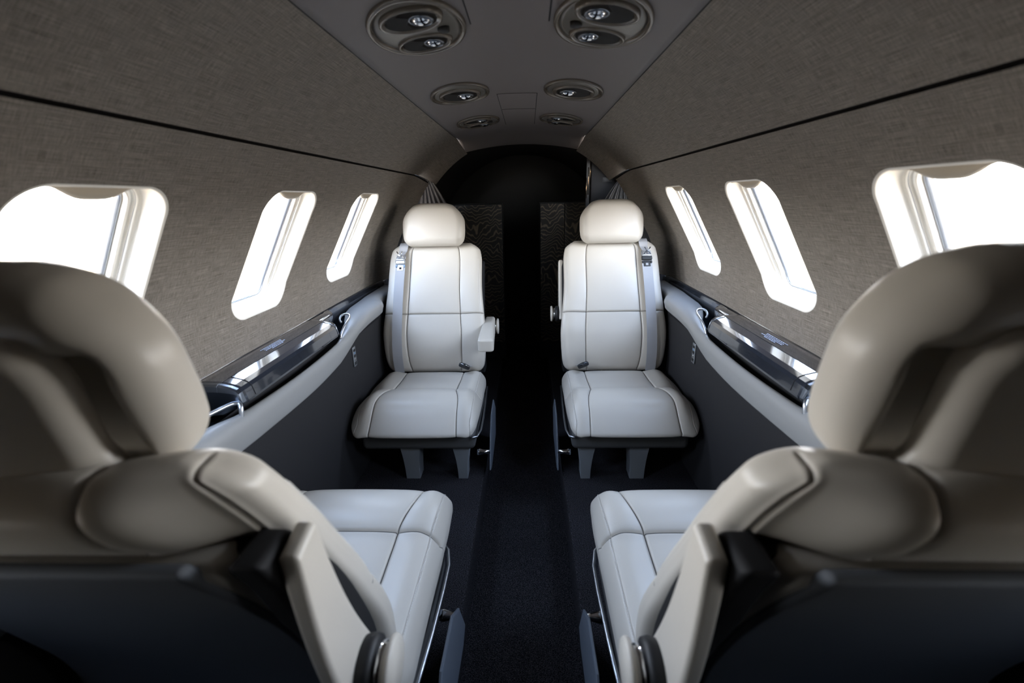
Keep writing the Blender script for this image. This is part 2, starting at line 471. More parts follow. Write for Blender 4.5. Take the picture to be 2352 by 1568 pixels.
# overhead units
def psu(s, yc, ry, style, label):
    root = thing('overhead_service_unit', label, 'overhead light and air vent', (s*.180, yc, ceil_z(.180)), group='overhead light and vent units along the ceiling')
    rx = .094
    zc = lambda x: ceil_z(s*.180+x)-ceil_z(.180)
    def disc(prof, n=56, cx=0, cy=0, rx=rx, ry=ry, asym=0):
        rings = []
        for (f, h) in prof:
            rings.append([Vector((cx+rx*f*math.cos(2*PI*k/n), cy+ry*f*math.sin(2*PI*k/n), zc(cx+rx*f*math.cos(2*PI*k/n))+h)) for k in range(n)])
        return loft(rings)
    V, Fc = disc([(1.0, .004), (1.0, -.004), (.985, -.0065), (.95, -.0075), (.91, -.0065), (.89, -.003), (.885, .001)])
    mesh('bezel', V, Fc, ring_mat, root)
    V, Fc = disc([(.89, -.001), (.80, -.0035), (.60, -.006), (.3, -.0075), (.01, -.008)])
    mesh('housing', V, Fc, bezel_mat, root)
    def pocket(cx, cy, a, b, ang):
        # scooped hollow with a lens
        n = 40; rings = []
        for f, h in ((1.06, .000), (1.03, -.011), (.98, -.0125), (.92, -.011), (.86, -.009), (.84, -.0084)):
            R = []
            for k in range(n):
                u, v = a*f*math.cos(2*PI*k/n), b*f*math.sin(2*PI*k/n)
                x = cx+u*math.cos(ang)-v*math.sin(ang); y = cy+u*math.sin(ang)+v*math.cos(ang)
                R.append(Vector((x, y, zc(x)+h)))
            rings.append(R)
        V, Fc = loft(rings); h = mesh('pocket', V, Fc, ring_mat, root)
        n = 40; rings = []
        for f, hh in ((.85, -.0088), (.7, -.0088), (.01, -.0090)):
            R = []
            for k in range(n):
                u, v = a*f*math.cos(2*PI*k/n), b*f*math.sin(2*PI*k/n)
                x = cx+u*math.cos(ang)-v*math.sin(ang); y = cy+u*math.sin(ang)+v*math.cos(ang)
                R.append(Vector((x, y, zc(x)+hh)))
            rings.append(R)
        V, Fc = loft(rings); mesh('hollow', V, Fc, recess_black, h)
        return h
    def ball(cx, cy, r_, m, nm, par):
        prof = [(r_*math.cos(a), -.004-r_*.75*math.sin(a)) for a in [i*PI/2/10 for i in range(11)]]
        prof[-1] = (.0006, prof[-1][1])
        V, Fc = lathe(prof, (cx, cy, zc(cx)), (0, 0, 1), 32)
        Fc = [list(f)[::-1] for f in Fc]
        b = mesh(nm, V, Fc, m, par)
        V, Fc = lathe([(r_*1.25, -.004), (r_*1.28, -.010), (r_*1.12, -.013), (r_*1.0, -.011), (r_*.98, -.004)], (cx, cy, zc(cx)), (0, 0, 1), 32)
        mesh('ring', V, [list(f)[::-1] for f in Fc], gunmetal, b)
    if style != 1:
        p = pocket(.0, -ry*.42, rx*.62, ry*.34, .25*s); ball(-s*.018, -ry*.42, .019, chrome, 'reading_light', p)
        p = pocket(.0, ry*.42, rx*.60, ry*.32, .25*s); ball(-s*.018, ry*.42, .017, chrome, 'air_vent', p)
        V, Fc = lathe([(.012, -.004), (.012, -.012), (.010, -.0135), (.001, -.014)], (-s*.05, 0, zc(-s*.05)), (0, 0, 1), 24)
        mesh('call_button', V, [list(f)[::-1] for f in Fc], black, root)
    else:
        p = pocket(0, 0, rx*.66, ry*.60, .2*s); ball(-s*.015, 0, .022, chrome, 'air_vent', p)
    return root
for s in (-1, 1):
    sd = 'left' if s < 0 else 'right'
    for i, (yc, ry) in enumerate(PSU):
        lab = ['large oval taupe overhead unit cut by the photo top, %s of the aisle', 'oval overhead unit with a single chrome vent, %s ceiling edge, second from the camera',
               'oval overhead unit with two chrome balls, furthest on the %s side of the ceiling'][i] % sd
        psu(s, yc, ry, i, lab)

# floor, aisle, lower side walls, ends
AX = .172; AD = .14
def quad(name, pts, m, **k):
    return mesh(name, pts, [list(range(len(pts)))], m, smooth=False, **k)
def make_floor():
    prof = [(-.76, 0), (-AX-.006, 0), (-AX-.002, -.002), (-AX, -.008), (-AX, -AD), (AX, -AD), (AX, -.008), (AX+.002, -.002), (AX+.006, 0), (.76, 0)]
    V = []; Fc = []
    for y in (Y0, 3.97):
        for x, z in prof: V.append((x, y, z))
    n = len(prof)
    for k in range(n-1): Fc.append([k, k+1, n+k+1, n+k])
    tag(mesh('floor', V, Fc, carpet_mat, smooth=False), kind='structure')
make_floor()
def lower_wall(s, name):
    rings = []
    prof = [(.705, .66), (.700, .63), (.700, .60), (.702, .50), (.712, .30), (.715, .10), (.715, 0.0)]
    V = []; Fc = []
    ys = [Y0, 1.62, 1.80, 2.6]
    for y in ys:
        for x, z in prof: V.append((s*x, y, z))
    n = len(prof)
    for i in range(len(ys)-1):
        for k in range(n-1): Fc.append([i*n+k, i*n+k+1, (i+1)*n+k+1, (i+1)*n+k])
    if s < 0: Fc = [f[::-1] for f in Fc]
    tag(mesh(name, V, Fc, dark_wall), kind='structure')
lower_wall(-1, 'wall_lower_left'); lower_wall(1, 'wall_lower_right')
# hull skin behind the ledges so that no daylight leaks in
for s, nm in ((-1, 'wall_outer_left'), (1, 'wall_outer_right')):
    V = []; Fc = []; ys = [Y0, 4.0]; ts = [T_CEIL+.02-(T_CEIL+.02+1.25)*k/30 for k in range(31)]
    # only below the lining
    ts = [t for t in ts if -.14 < t < T_BOT+.03]
    for y in ys:
        for t in ts:
            p = hull(s, y, t, .006); V.append(p)
    n = len(ts)
    for k in range(n-1): Fc.append([k, k+1, n+k+1, n+k])
    tag(mesh(nm, V, Fc, dark_wall), kind='structure')

# ------------------------------------------------------------------ side ledges
def ledge(s):
    sd = 'left' if s < 0 else 'right'
    root = thing('side_ledge', 'glossy black side ledge with pale grey rail under the %s windows' % sd, 'ledge', (s*.72, .9, .66), 'side ledges under the windows')
    ox = root.location.copy()
    def put(name, V, Fc, m, par=root, smooth=True):
        V2, F2 = flip([tuple(v) for v in V], Fc, s)
        V2 = [(v[0]-ox.x, v[1]-ox.y, v[2]-ox.z) for v in V2]
        return mesh(name, V2, F2, m, par, smooth)
    # rail: (y, bottom, top inner, top outer)
    key = [(-.75, (.698, .590), (.694, .652), (.715, .690)), (.58, (.698, .590), (.694, .652), (.715, .690)), (.74, (.665, .590), (.660, .652), (.700, .690)), (.86, (.655, .592), (.650, .652), (.684, .684)),
           (1.0, (.655, .585), (.650, .648), (.670, .666)), (1.30, (.655, .577), (.648, .644), (.665, .658)), (1.52, (.655, .588), (.648, .650), (.665, .663)),
           (1.66, (.655, .618), (.648, .668), (.680, .682)), (1.76, (.657, .640), (.648, .682), (.715, .698)), (1.90, (.657, .648), (.650, .692), (.752, .708)), (2.06, (.657, .650), (.651, .694), (.758, .710)), (2.16, (.698, .655), (.694, .697), (.760, .713)), (2.45, (.698, .655), (.694, .697), (.760, .713))]
    rings = []
    for i in range(61):
        y = -.75+3.2*i/60
        c = [interp(y, [(k[0], k[j][q]) for k in key]) for j in (1, 2, 3) for q in (0, 1)]
        bx, bz, ix, iz, tx, tz = c
        r = .010
        R = [(max(bx+.012, .702), y, bz-.003), (bx+.003, y, bz-.002), (bx, y, bz+.003), (bx-.003, y, bz+(iz-bz)*.4), (ix-.001, y, iz-.016), (ix, y, iz-.006), (ix+.006, y, iz+(tz-iz)*.35+.004),
             (ix+.4*(tx-ix)+.004, y, iz+(tz-iz)*.7+.002), (tx-.002, y, tz), (tx+.001, y, tz-.003), (tx+.001, y, tz-.02), (tx+.002, y, .618), (max(bx+.012, .700), y, .600)]
        rings.append(R)
    V, Fc = loft(rings); rail = put('rail', V, Fc, sill_mat)
    # trough behind the rail
    prof = [(.672, .628), (.70, .622), (.755, .622), (.771, .630), (.775, .66), (.777, .715), (.782, .729), (.786, .735), (.80, .742)]
    V = []; Fc = []
    ys = [-.75, .58, .76, 2.06, 2.14, 2.55]
    for i, y in enumerate(ys):
        for k, (x, z) in enumerate(prof): V.append((max(x, .705) if i in (0, 1, 4, 5) else x, y, z))
    n = len(prof)
    for i in range(len(ys)-1):
        for k in range(n-1): Fc.append([i*n+k, i*n+n+k, i*n+n+k+1, i*n+k+1])
    put('trough', V, Fc, lacquer)
    # body with lid: sections along y
    sec = [(.789, .735), (.780, .7375), (.765, .739), (.7215, .7375), (.7205, .7345), (.7195, .7345), (.7185, .737), (.690, .7300), (.677, .7235), (.670, .715), (.664, .690), (.666, .683), (.676, .678), (.72, .655), (.778, .650)]
    def section(y, lift=1, xo=0):
        R = []
        for x, z in sec: R.append((x+xo*max(0, (.74-x))/.08, y, .690+(z-.690)*lift if z > .69 else z))
        return R
    ys = [(1.000, .86, .006), (1.003, .95, .003), (1.010, 1.0, .0), (1.035, 1, 0)]
    body = [section(*a) for a in ys]
    body += [section(1.035+(1.565-1.035)*k/12) for k in range(1, 13)]
    body += [section(1.585, 1, .004), section(1.600, .97, .012), (section(1.608, .90, .022))]
    V, Fc = loft(body); b = put('cabinet', V, Fc, lacquer, root, False)
    # lid joint at near end and far end: fine grooves as thin strips
    for yj in (1.040,):
        pts = [(x, yj+(.0)*0, z+.0006) for x, z in sec[6:11]]
        V, Fc = tube(pts, .0011, 6); put('lid_joint', V, Fc, recess_black, b)
    V, Fc = tube([(.7200, 1.040, .7362), (.7200, 1.3, .7362), (.7200, 1.572, .7362)], .0014, 6); put('lid_joint', V, Fc, recess_black, b)
    pts = [(x, 1.572, z+.0008) for x, z in sec[6:11]]
    V, Fc = tube(pts, .0012, 6); put('lid_trim', V, Fc, steel, b)
    # satin end cap of the cabinet facing the camera
    capr = []
    for f, y in ((1, 1.001), (1, .992), (.9, .986), (.55, .984)):
        cxx, czz = .725, .700
        capr.append([(cxx+(x-cxx)*(1 if f == 1 else .97+.03*f), y, czz+(z-czz)*f*(.98)) for x, z in [(x_, z_) for x_, z_ in sec if True]])
    V, Fc = loft(capr); Fc = [list(f)[::-1] for f in Fc]; put('end_cap', V, Fc, gunmetal, root, False)
    # rear strip running on past the lid
    st = [section(1.60)]
    V = []; Fc = []
    pp = [(.780, .735), (.765, .738), (.730, .7345), (.7275, .730), (.7285, .70), (.74, .66)]
    ys2 = [1.59, 1.66, 1.70, 1.73, 1.75, 1.76]; xo = [0, 0, .006, .018, .034, .046]
    for y, q in zip(ys2, xo):
        for x, z in pp: V.append((min(.779, x+q*(1 if x < .77 else 0)), y, z))
    n = len(pp)
    for i in range(len(ys2)-1):
        for k in range(n-1): Fc.append([i*n+k, (i+1)*n+k, (i+1)*n+k+1, i*n+k+1])
    put('rear_strip', V, Fc, lacquer)
    # tiny instruction lines
    V = []; Fc = []
    for row in range(4):
        y = 1.238; L = (.115, .10, .108, .062)[row]; y0 = 1.240+(.115-L)*.5; yy = y0
        x = .7585-.0072*row
        while yy < y0+L:
            wl = random.uniform(.004, .011); z = .7402-.0030*0-(.765-x)*.034
            a = len(V); V += [(x, yy, z), (x-.0030, yy, z-.0001), (x-.0030, yy+wl, z-.0001), (x, yy+wl, z)]
            Fc.append([a, a+1, a+2, a+3]); yy += wl+.0022
    put('instruction_lettering', V, [f[::-1] for f in Fc], white_ink, b, False)
    # far bow handle
    pts = []
    for k in range(25):
        a = -.35+k/24*3.75
        pts.append((.690+.030*math.sin(a)*-1+.0, 1.665+.030*math.cos(a)*1.25, .712+.004*math.cos(a)))
    pts = [(.672, 1.585, .650), (.668, 1.60, .680), (.664, 1.622, .703), (.661, 1.65, .715), (.662, 1.685, .722), (.670, 1.712, .726), (.685, 1.728, .728), (.702, 1.730, .727), (.712, 1.722, .722), (.710, 1.700, .712), (.700, 1.690, .704)]
    sm = []
    for i in range(len(pts)-1):
        for q in range(4): f = q/4; sm.append(Vector(pts[i]).lerp(Vector(pts[i+1]), f))
    sm.append(Vector(pts[-1]))
    for _ in range(3): sm = [sm[0]]+[(sm[i-1]+sm[i]*2+sm[i+1])/4 for i in range(1, len(sm)-1)]+[sm[-1]]
    V, Fc = tube(sm, .0042, 10); put('bow_handle', V, Fc, steel)
    # near pull bar
    pts = [(.663, .968, .650), (.664, .975, .682), (.672, .985, .692), (.686, .975, .694), (.706, .90, .694), (.722, .80, .694), (.728, .74, .690), (.726, .72, .66), (.724, .715, .63)]
    sm = []
    for i in range(len(pts)-1):
        for q in range(5): sm.append(Vector(pts[i]).lerp(Vector(pts[i+1]), q/5))
    sm.append(Vector(pts[-1]))
    for _ in range(2): sm = [sm[0]]+[(sm[i-1]+sm[i]*2+sm[i+1])/4 for i in range(1, len(sm)-1)]+[sm[-1]]
    V, Fc = tube(sm, .0055, 10); put('pull_bar', V, Fc, steel)
    return root
ledge(-1); ledge(1)
# small socket plates on the lower walls
for s in (-1, 1):
    root = thing('socket_plate', 'small silver switch and socket plate on the %s dark side panel beneath the rail' % ('left' if s < 0 else 'right'), 'socket plate', (s*.6985, 1.77, .535), 'socket plates on the lower side panels')
    rb('plate', (0, 0, 0), (.0025, .016, .042), .0015, steel, root)
    for z in (.027, .003): rb('slot', (-s*.0028, 0, z), (.001, .009, .005), .0008, black, root)
    for y in (-.006, .006): rb('jack', (-s*.0028, y, -.028), (.001, .004, .006), .0008, black, root)
    rb('button', (-s*.0028, 0, -.012), (.0015, .007, .004), .001, chrome, root)
    rb('indicator', (-s*.0028, 0, .015), (.001, .008, .004), .0008, blue_rel, root)

# ------------------------------------------------------------------ seats
PATH = [(.325, -.225), (.42, -.210), (.52, -.220), (.64, -.262), (.76, -.322), (.86, -.382), (.945, -.428)]   # (z, y) of the back cushion's front
HW = [(.325, .232), (.40, .246), (.52, .252), (.64, .242), (.76, .232), (.86, .231), (.91, .223), (.945, .200)]
def path_frame(z):
    y = interp(z, PATH); d = (interp(z+.002, PATH)-interp(z-.002, PATH))/.004
    t = Vector((0, d, 1)).normalized(); n = Vector((0, t.z, -t.y))
    return Vector((0, y, z)), t, n
def seam_faces(P, Fc, tests):
    out = []
    for f in Fc:
        out.append(1 if any(all(t(P[i][2], P[i][1]) for i in f) for t in tests) else 0)
    return out
def seat_mesh_back():
    ZB, ZT = .325, .945; L = ZT-ZB; hz = L/2; T = .090
    sx = (-.133, .133); szv = .625-(ZB+ZT)/2
    P, Fc = rbox(.25, T/2, hz, .038, .013, sx+(-.230, .230), (), (szv,))
    V = []
    for p, n, raw in P:
        z = (ZB+ZT)/2+p.z; hw = interp(z, HW)/.25
        c, t, nn = path_frame(z)
        x = p.x*hw
        wv = (p.y-T/2)*(.62+.38*sstep(.80, .90, z)*(1-sstep(.55, .92, abs(p.x)/.25)))      # 0 front .. -T back
        front = n.y > .3 or raw.y > T/2-1e-4
        u = abs(x)/(hw*.25)
        if p.y < 0:     # shoulder roll at the back
            f = sstep(.832, .852, z)*(1-.85*sstep(.60, 1.0, u))*(1-sstep(.925, .945, z)*.45)
            wv -= .016*f*min(1, -p.y/(T*.5))
        # cushion shape: bolsters stand forward, seams sink
        d = 0
        if front:
            k = min(1, max(0, n.y))
            d += (.010*sstep(.50, .85, u)-.006)*k*(1-sstep(.80, .93, z))
            for sx_ in sx:
                dd = raw.x-sx_; d += groove(dd)+puff(dd, .004, .02)*k
            dd = raw.z-szv; d += groove(dd)+puff(dd, .0035, .02)*k
            # lumbar swell
            d += .010*k*math.exp(-((z-.47)/.08)**2)*math.cos(min(1, u*1.2)*PI/2)
        else:
            for sx_ in sx:
                if z > .86: d += groove(raw.x-sx_, .006, .0035)+puff(raw.x-sx_, .004, .02)
            for e_ in (-.230, .230):
                dd = raw.x-e_; d += (groove(dd, .0018, .0022)+groove(abs(dd)-.0055, -.0014, .003))*sstep(.76, .82, z)
        # edge piping on the outer side
        bk = sstep(-.005, -.06, wv)
        dirv = Vector((0, nn.y, nn.z*(1-bk)+.12*bk)).normalized()
        q = c+dirv*wv+Vector((x, 0, 0))
        nv = (Vector((n.x, 0, 0))+nn*n.y+t*n.z)
        q += nv*d
        V.append(q)
    mi = seam_faces(P, Fc, [lambda r, n, c=c: abs(r.x-c) < .0014 and (r.y > -T/2+.001 or r.z > .22) for c in sx]+[lambda r, n: abs(r.z-szv) < .0014 and r.y > 0])
    return V, Fc, mi
def crest(y):
    return interp(y, [(-.24, .352), (-.12, .352), (-.02, .358), (.03, .362), (.07, .378), (.13, .386), (.18, .380), (.225, .358), (.255, .325), (.275, .29)])
def seat_mesh_cushion(a, ext=0):
    """a: aisle side sign"""
    X, Y, Z = .250, .25, .07
    sx = (-.140, .140); sy = (.035,)
    P, Fc = rbox(X, Y, Z, .060, .013, sx+(-.228, .228), sy)
    V = []
    for p, n, raw in P:
        fy = (p.y+Y)/(2*Y)
        y = -.235+fy*.505
        y_ext = ext*sstep(.0, .5, fy)
        z01 = (p.z+Z)/(2*Z)
        top = crest(y)-.006; bot = .236
        ux = abs(p.x)/X
        top -= (.030 if p.x*a < 0 else .020)*sstep(.62, 1.0, ux)*sstep(-.12, .12, y)
        # the front rolls down
        z = bot+(top-bot)*z01
        bul = math.sin(PI*min(1, max(0, z01*1.0)))
        x = p.x*(1.0+.01*sstep(-.1, .2, y)*bul-.03*sstep(.12, .25, y))
        if p.x*a < 0: x *= 1+.10*sstep(-.22, -.05, y)*math.sin(PI*min(1, max(0, z01)))*(1-.35*sstep(.1, .25, y))
        # seams bow outward towards the front and drop
        w = 1-abs(p.x)/X
        x += math.copysign(1, p.x)*.035*sstep(.03, .22, y)*min(1, w*2.2)*min(1, abs(p.x)/.1)
        y += .022*(1-(2*z01-1)**2)*sstep(.10, .22, y)+.010*math.cos(p.x/X*PI/2)*sstep(.1, .2, y)
        d = 0; k = max(0, n.z) if y < .2 else max(0, n.z, n.y)
        for s_ in sx: d += (groove(raw.x-s_)+puff(raw.x-s_, .005, .022)*k) if raw.z > -Z+.001 and (k > .05) else 0
        if k > .05 and raw.z > -Z+.001:
            for e_ in (-.228, .228): d += groove(raw.x-e_, .0028, .0018)
        if k > .05 and n.z > .2: d += groove(raw.y-sy[0])+puff(raw.y-sy[0], .004, .02)
        d += -.012*k*math.cos(min(1, abs(p.x)/.16)*PI/2)*sstep(.0, -.10, y)*0
        # crown of the bolsters
        d += .006*n.z*sstep(.15, .2, abs(p.x))*(1-sstep(.22, .25, abs(p.x))) if n.z > 0 else 0
        V.append(Vector((x, y+y_ext, z))+n*d)
    mi = seam_faces(P, Fc, [lambda r, n, c=c: abs(r.x-c) < .0014 and r.z > -Z+.01 for c in sx]+[lambda r, n: abs(r.y-sy[0]) < .0014 and r.z > 0])
    row = [(raw.y-raw.z, V[i]) for i, (p, n, raw) in enumerate(P) if abs(raw.x-a*.228) < 1e-5 and (raw.z > Z-1e-5 or (raw.y > Y-1e-5 and raw.z > -Z*.8))]
    row.sort(key=lambda q: q[0])
    return V, Fc, mi, [q[1] for q in row]
def seat_mesh_head():
    hx, hy, hz, r = .153, .044, .104, .040
    P, Fc = rbox(hx, hy, hz, r, .010)
    V = []
    for p, n, raw in P:
        f = (p.z+hz)/(2*hz)
        # arched top
        sc_ = 1-.22*sstep(.45, 1.0, f)**1.8
        x = p.x*(1.0-.05*(1-sstep(0, .35, f)))*(1 if f < .5 else sc_)
        z = p.z-.014*sstep(.45, 1, abs(p.x)/hx)*sstep(.5, 1, f)+.004
        y = p.y
        if n.y > .2: y += .010*math.cos(min(1, abs(p.x)/hx)*PI/2)*n.y
        # hollow at the back round the neck support
        if n.y < -.05 or raw.y < -hy+1e-4:
            inx = 1-sstep(.112, .130, abs(x)); inz = 1-sstep(.030, .050, z)
            y += .052*inx*inz*min(1, max(0, -p.y/hy))
            # rounded rim
            y += 0
        V.append(Vector((x, y, z)))
    return V, Fc

ME = {}
def rotx(a): return Matrix.Rotation(a, 3, 'X')
def make_seat(loc, face, a, arm_up, label, group, belt=True):
    """face: +1 looks along +y, -1 towards the camera; a: world side of the aisle (+1/-1)"""
    root = thing('cabin_seat', label, 'seat', loc, group)
    near = face > 0
    if face < 0: root.rotation_euler = (0, 0, PI)
    la = a*face          # aisle side in local x
    P_ = lambda nm, V, Fc, m, par=root, smooth=True: mesh(nm, V, Fc, m, par, smooth)
    key = 'back'
    if key not in ME:
        V, Fc, mi = seat_mesh_back(); o = mesh('backrest', V, Fc, leather, root, mats=[leather, seam_mat], midx=mi); ME[key] = o.data
    else:
        o = bpy.data.objects.new('backrest', ME[key]); COL.objects.link(o); o.parent = root
    back = o
    V, Fc, mi, seam_row = seat_mesh_cushion(la, .085 if near else 0); cush = mesh('seat_cushion', V, Fc, leather, root, mats=[leather, seam_mat], midx=mi)
    if 'head' not in ME:
        V, Fc = seat_mesh_head(); h = P_('headrest', V, Fc, leather); ME['head'] = h.data
    else:
        h = bpy.data.objects.new('headrest', ME['head']); COL.objects.link(h); h.parent = root
    h.location = (0, -.420, 1.002 if near else 1.028); h.rotation_euler = (math.radians(14), 0, 0)
    # neck support slab at the back of the headrest
    def nf(p):
        f = (p.z+.088)/.176
        x = p.x*(1+.40*(1-sstep(0, .38, f))-.16*sstep(.70, 1, f)**2)
        return Vector((x, p.y-.018*math.cos(min(1, abs(p.x)/.1)*PI/2)-.012*(1-f), p.z))
    rb('neck_support', (0, -.452, .970 if near else .985), (.100, .018, .088), .017, leather, root, rotx(math.radians(14)), nf, .01)
    # rear shell and panel (follow the path)
    def shell(nm, hw_, z0, z1, off, th, m, rr):
        P, Fc = rbox(hw_, th/2, (z1-z0)/2, rr, .02)
        V = []
        for p, n, raw in P:
            z = (z0+z1)/2+p.z; c, t, nn = path_frame(max(.325, z))
            if z < .325: c = Vector((0, c.y-.02*(.325-z), z))
            wd = interp(z, [(.15, .85), (.35, .97), (.5, 1.0), (.7, .97), (.87, .90)])
            dv = Vector((0, .99, .12)); q = c+dv*(-off+p.y-th/2)+Vector((p.x*wd, 0, 0)); V.append(q)
        return P_(nm, V, Fc, m)
    shell('rear_shell', .212, .20, .845, .060, .050, leather, .018)
    sp_ = shell('rear_panel', .190, .16, .858, .100, .018, back_plastic, .008)
    shell('side_spine', .232, .24, .84, .045, .040, recess_black, .012)
    P, Fc = rbox(.017, .044, .27, .010, .03); V = []  # black strip that makes the dark band between rear shell and arm
    for p, n, raw in P:
        z = .575+p.z; c, t, nn = path_frame(z); taper = 1-.35*sstep(.70, .85, z)
        V.append(Vector((la*.222+p.x, c.y-.092+p.y*taper+.012*(1-taper), z)))
    P_('dark_side_strip', V, Fc, recess_black)
    # armrest + hub
    hub = Vector((la*(.256 if near else .247), -.380, .585)) if arm_up else Vector((la*.262, -.335, .535))
    arm = thing('armrest', None, None); arm.parent = root; arm.location = hub
    for k_ in ('label', 'category'):
        pass
    def af(p):
        f = (p.y+.15)/.30           # 0 hub end .. 1 front end
        z = p.z*((1.35-.75*f) if arm_up else (1.15-.35*f)) - .006*f + (.010*math.sin(f*PI))
        x = p.x*(1.0+(.0 if arm_up else .45)*f)+la*(-.004 if arm_up else .004)
        return Vector((x, p.y, z))
    m3 = rotx(math.radians(106)) if arm_up else rotx(math.radians(-3))
    P, Fc = rbox(*((.0105, .15, .036, .008) if arm_up else (.025, .15, .038, .012)), .015, (), (), ())
    V = []
    for p, n, raw in P:
        q = af(p)+Vector((0, .118, 0)); V.append(m3 @ q)
    ar = mesh('arm_pad', V, Fc, leather, arm)
    # under-frame of the arm
    P, Fc = rbox(.016, .11, .010, .008, .02); V = [m3 @ (p+Vector((la*.004, .09, -.043))) for p, n, raw in P]
    if not arm_up: mesh('arm_frame', V, Fc, black, arm)
    ax = (la, 0, 0)
    def lat(nm, prof, m, par=arm):
        V, Fc = lathe(prof, (0, 0, 0), ax, 40); return mesh(nm, V, [list(f)[::-1] for f in Fc] if False else Fc, m, par)
    lat('pivot', [(.034, -.010), (.037, .004), (.040, .016), (.038, .024), (.030, .026)], black)
    lat('pivot_ring', [(.028, .024), (.031, .026), (.032, .033), (.029, .038), (.024, .038)], chrome)
    lat('pivot_cap', [(.024, .036), (.038, .040), (.0395, .044), (.037, .048), (.001, .049)], leather)
    # base pan
    def bf(p):
        return Vector((p.x*(1+.0*p.z), p.y, p.z))
    rb('base_pan', (0, .0, .203), (.236, .232, .041), .022, leather_dark, root, None, None, .02)
    V, Fc = tube([(la*.252, -.20, .262), (la*.256, -.05, .242), (la*.258, .08, .232), (la*.256, .17, .222), (la*.245, .225, .222), (la*.225, .247, .230)], .0045, 8)
    P_('trim_strip', V, Fc, steel)
    rb('latch', (-.005 if la > 0 else .005, .226, .215), (.017, .004, .010), .003, gunmetal, root)
    # side rail frame
    rb('seat_frame', (0, -.01, .165), (.200, .17, .018), .008, black, root)
    # legs
    def leg(x, y, wt, wb, m):
        rings = []
        for f in (0, .15, .3, .5, .75, 1):
            z = .175*(1-f); hw_ = wt+(wb-wt)*(1-(1-f)**2.2); hd = .045-.012*f
            rings.append([Vector((x+hw_*sx_, y+hd*sy_, z)) for sx_, sy_ in ((-1, -1), (-.96, -1.05), (.96, -1.05), (1, -1), (1, 1), (.96, 1.05), (-.96, 1.05), (-1, 1))])
        V, Fc = loft(rings); return P_('leg', V, [list(f)[::-1] for f in Fc], m, smooth=False)
    leg(la*.172, .155, .042, .020, steel_paint); leg(-la*.045, .155, .046, .030, steel_paint)
    leg(la*.172, -.16, .042, .020, steel_paint); leg(-la*.045, -.16, .046, .030, steel_paint)
    # aisle side blade with its knob
    pl = []
    for (yy, zz) in ((-.16, .02), (.12, .0), (.165, .02), (.10, .15), (.02, .215), (-.12, .225), (-.20, .15)): pl.append((yy, zz))
    rings = []
    for xo, g in ((.284, .96), (.2855, 1.0), (.2895, 1.0), (.291, .96)):
        rings.append([Vector((la*xo, -.0+(y_)*g, .1+(z_-.1)*g+.004)) for y_, z_ in pl])
    V, Fc = loft(rings); Fc = Fc if la < 0 else [list(f)[::-1] for f in Fc]; P_('side_blade', V, Fc, blade_mat, smooth=False)
    V, Fc = lathe([(.016, .0), (.016, .01), (.010, .03), (.009, .055)], (la*.232, .13, .095), ax, 24); P_('adjuster_knob', V, Fc, chrome)
    # stitching along the outer seams of the cushion
    if belt:
        bs = -la    # window side
        pts = []
        def bp_(z, x):
            c, t, nn = path_frame(z); return c+nn*.0085+Vector((x, 0, 0)), nn
        # straight front strap
        rings = []
        for i in range(40):
            z = .345+(.885-.345)*i/39; x = bs*(.178-.012*(z-.345)/.5)
            c, nn = bp_(z, x)
            c = c+nn*(.009+.006*math.exp(-((z-.47)/.08)**2)); hw_ = .0235
            tw = .0
            rings.append([c+Vector((-hw_, 0, 0)), c+Vector((-hw_, 0, 0))+nn*.0018, c+Vector((hw_, 0, 0))+nn*.0018, c+Vector((hw_, 0, 0))])
        V, Fc = loft(rings); b = P_('shoulder_belt', V, Fc if True else Fc, belt_mat, smooth=False)
        # upper webbing loop, over the shoulder
        rings = []
        for i in range(14):
            f = i/13; z = .868+.075*f; c, nn = bp_(min(z, .94), bs*(.164-.012*f)); hw_ = .014+.010*f
            c = c+nn*(.012-.010*f+.006*math.sin(f*9)) + Vector((0, -.02*sstep(.7, 1, f), 0))
            rings.append([c+Vector((-hw_, 0, 0)), c+Vector((-hw_, 0, 0))+nn*.002, c+Vector((hw_, 0, 0))+nn*.002, c+Vector((hw_, 0, 0))])
        V, Fc = loft(rings); mesh('belt_loop', V, Fc, belt_mat, b, False)
        c, nn = bp_(.850, bs*.166); ang = math.atan2(-nn.z, nn.y)
        rm = rotx(-ang)
        dk = (a > 0)
        bm = black if label.startswith('far cream seat on the right') or 'right' in label else steel
        c2 = c+nn*.014
        rb('buckle', c2, (.025, .007, .011), .005, steel if bm is steel else black, b, rm)
        rb('roller_bar', c2+Vector((0, 0, .013)), (.022, .006, .006), .005, steel, b, rm)
        t_ = nn.cross(Vector((1, 0, 0)))
        bt = rb('buckle_tongue', c2+Vector((0, .010, -.026)), (.017, .0035, .016), .003, bm, b, rm)
        rb('tongue_slot', c2+Vector((0, .0135, -.028)), (.006, .002, .006), .001, recess_black if bm is steel else belt_mat, b, rm)
        for q in (-1, 1): rb('release', c2+Vector((q*.020, .010, -.018)), (.004, .004, .006), .002, blue_rel if bm is steel else black, b, rm)
        pts = [c2+Vector((-.016, 0, .020)), c2+Vector((-.004, .002, .034)), c2+Vector((.004, .002, .034)), c2+Vector((.016, 0, .020))]
        V, Fc = tube(pts, .003, 8); mesh('buckle_hook', V, Fc, chrome if bm is steel else gunmetal, b)
        pts = [c2+Vector((-.014, 0, .052)), c2+Vector((0, .004, .030)), c2+Vector((.014, 0, .052))]
        V, Fc = tube(pts, .0028, 8); mesh('buckle_hook', V, Fc, chrome if bm is steel else gunmetal, b)
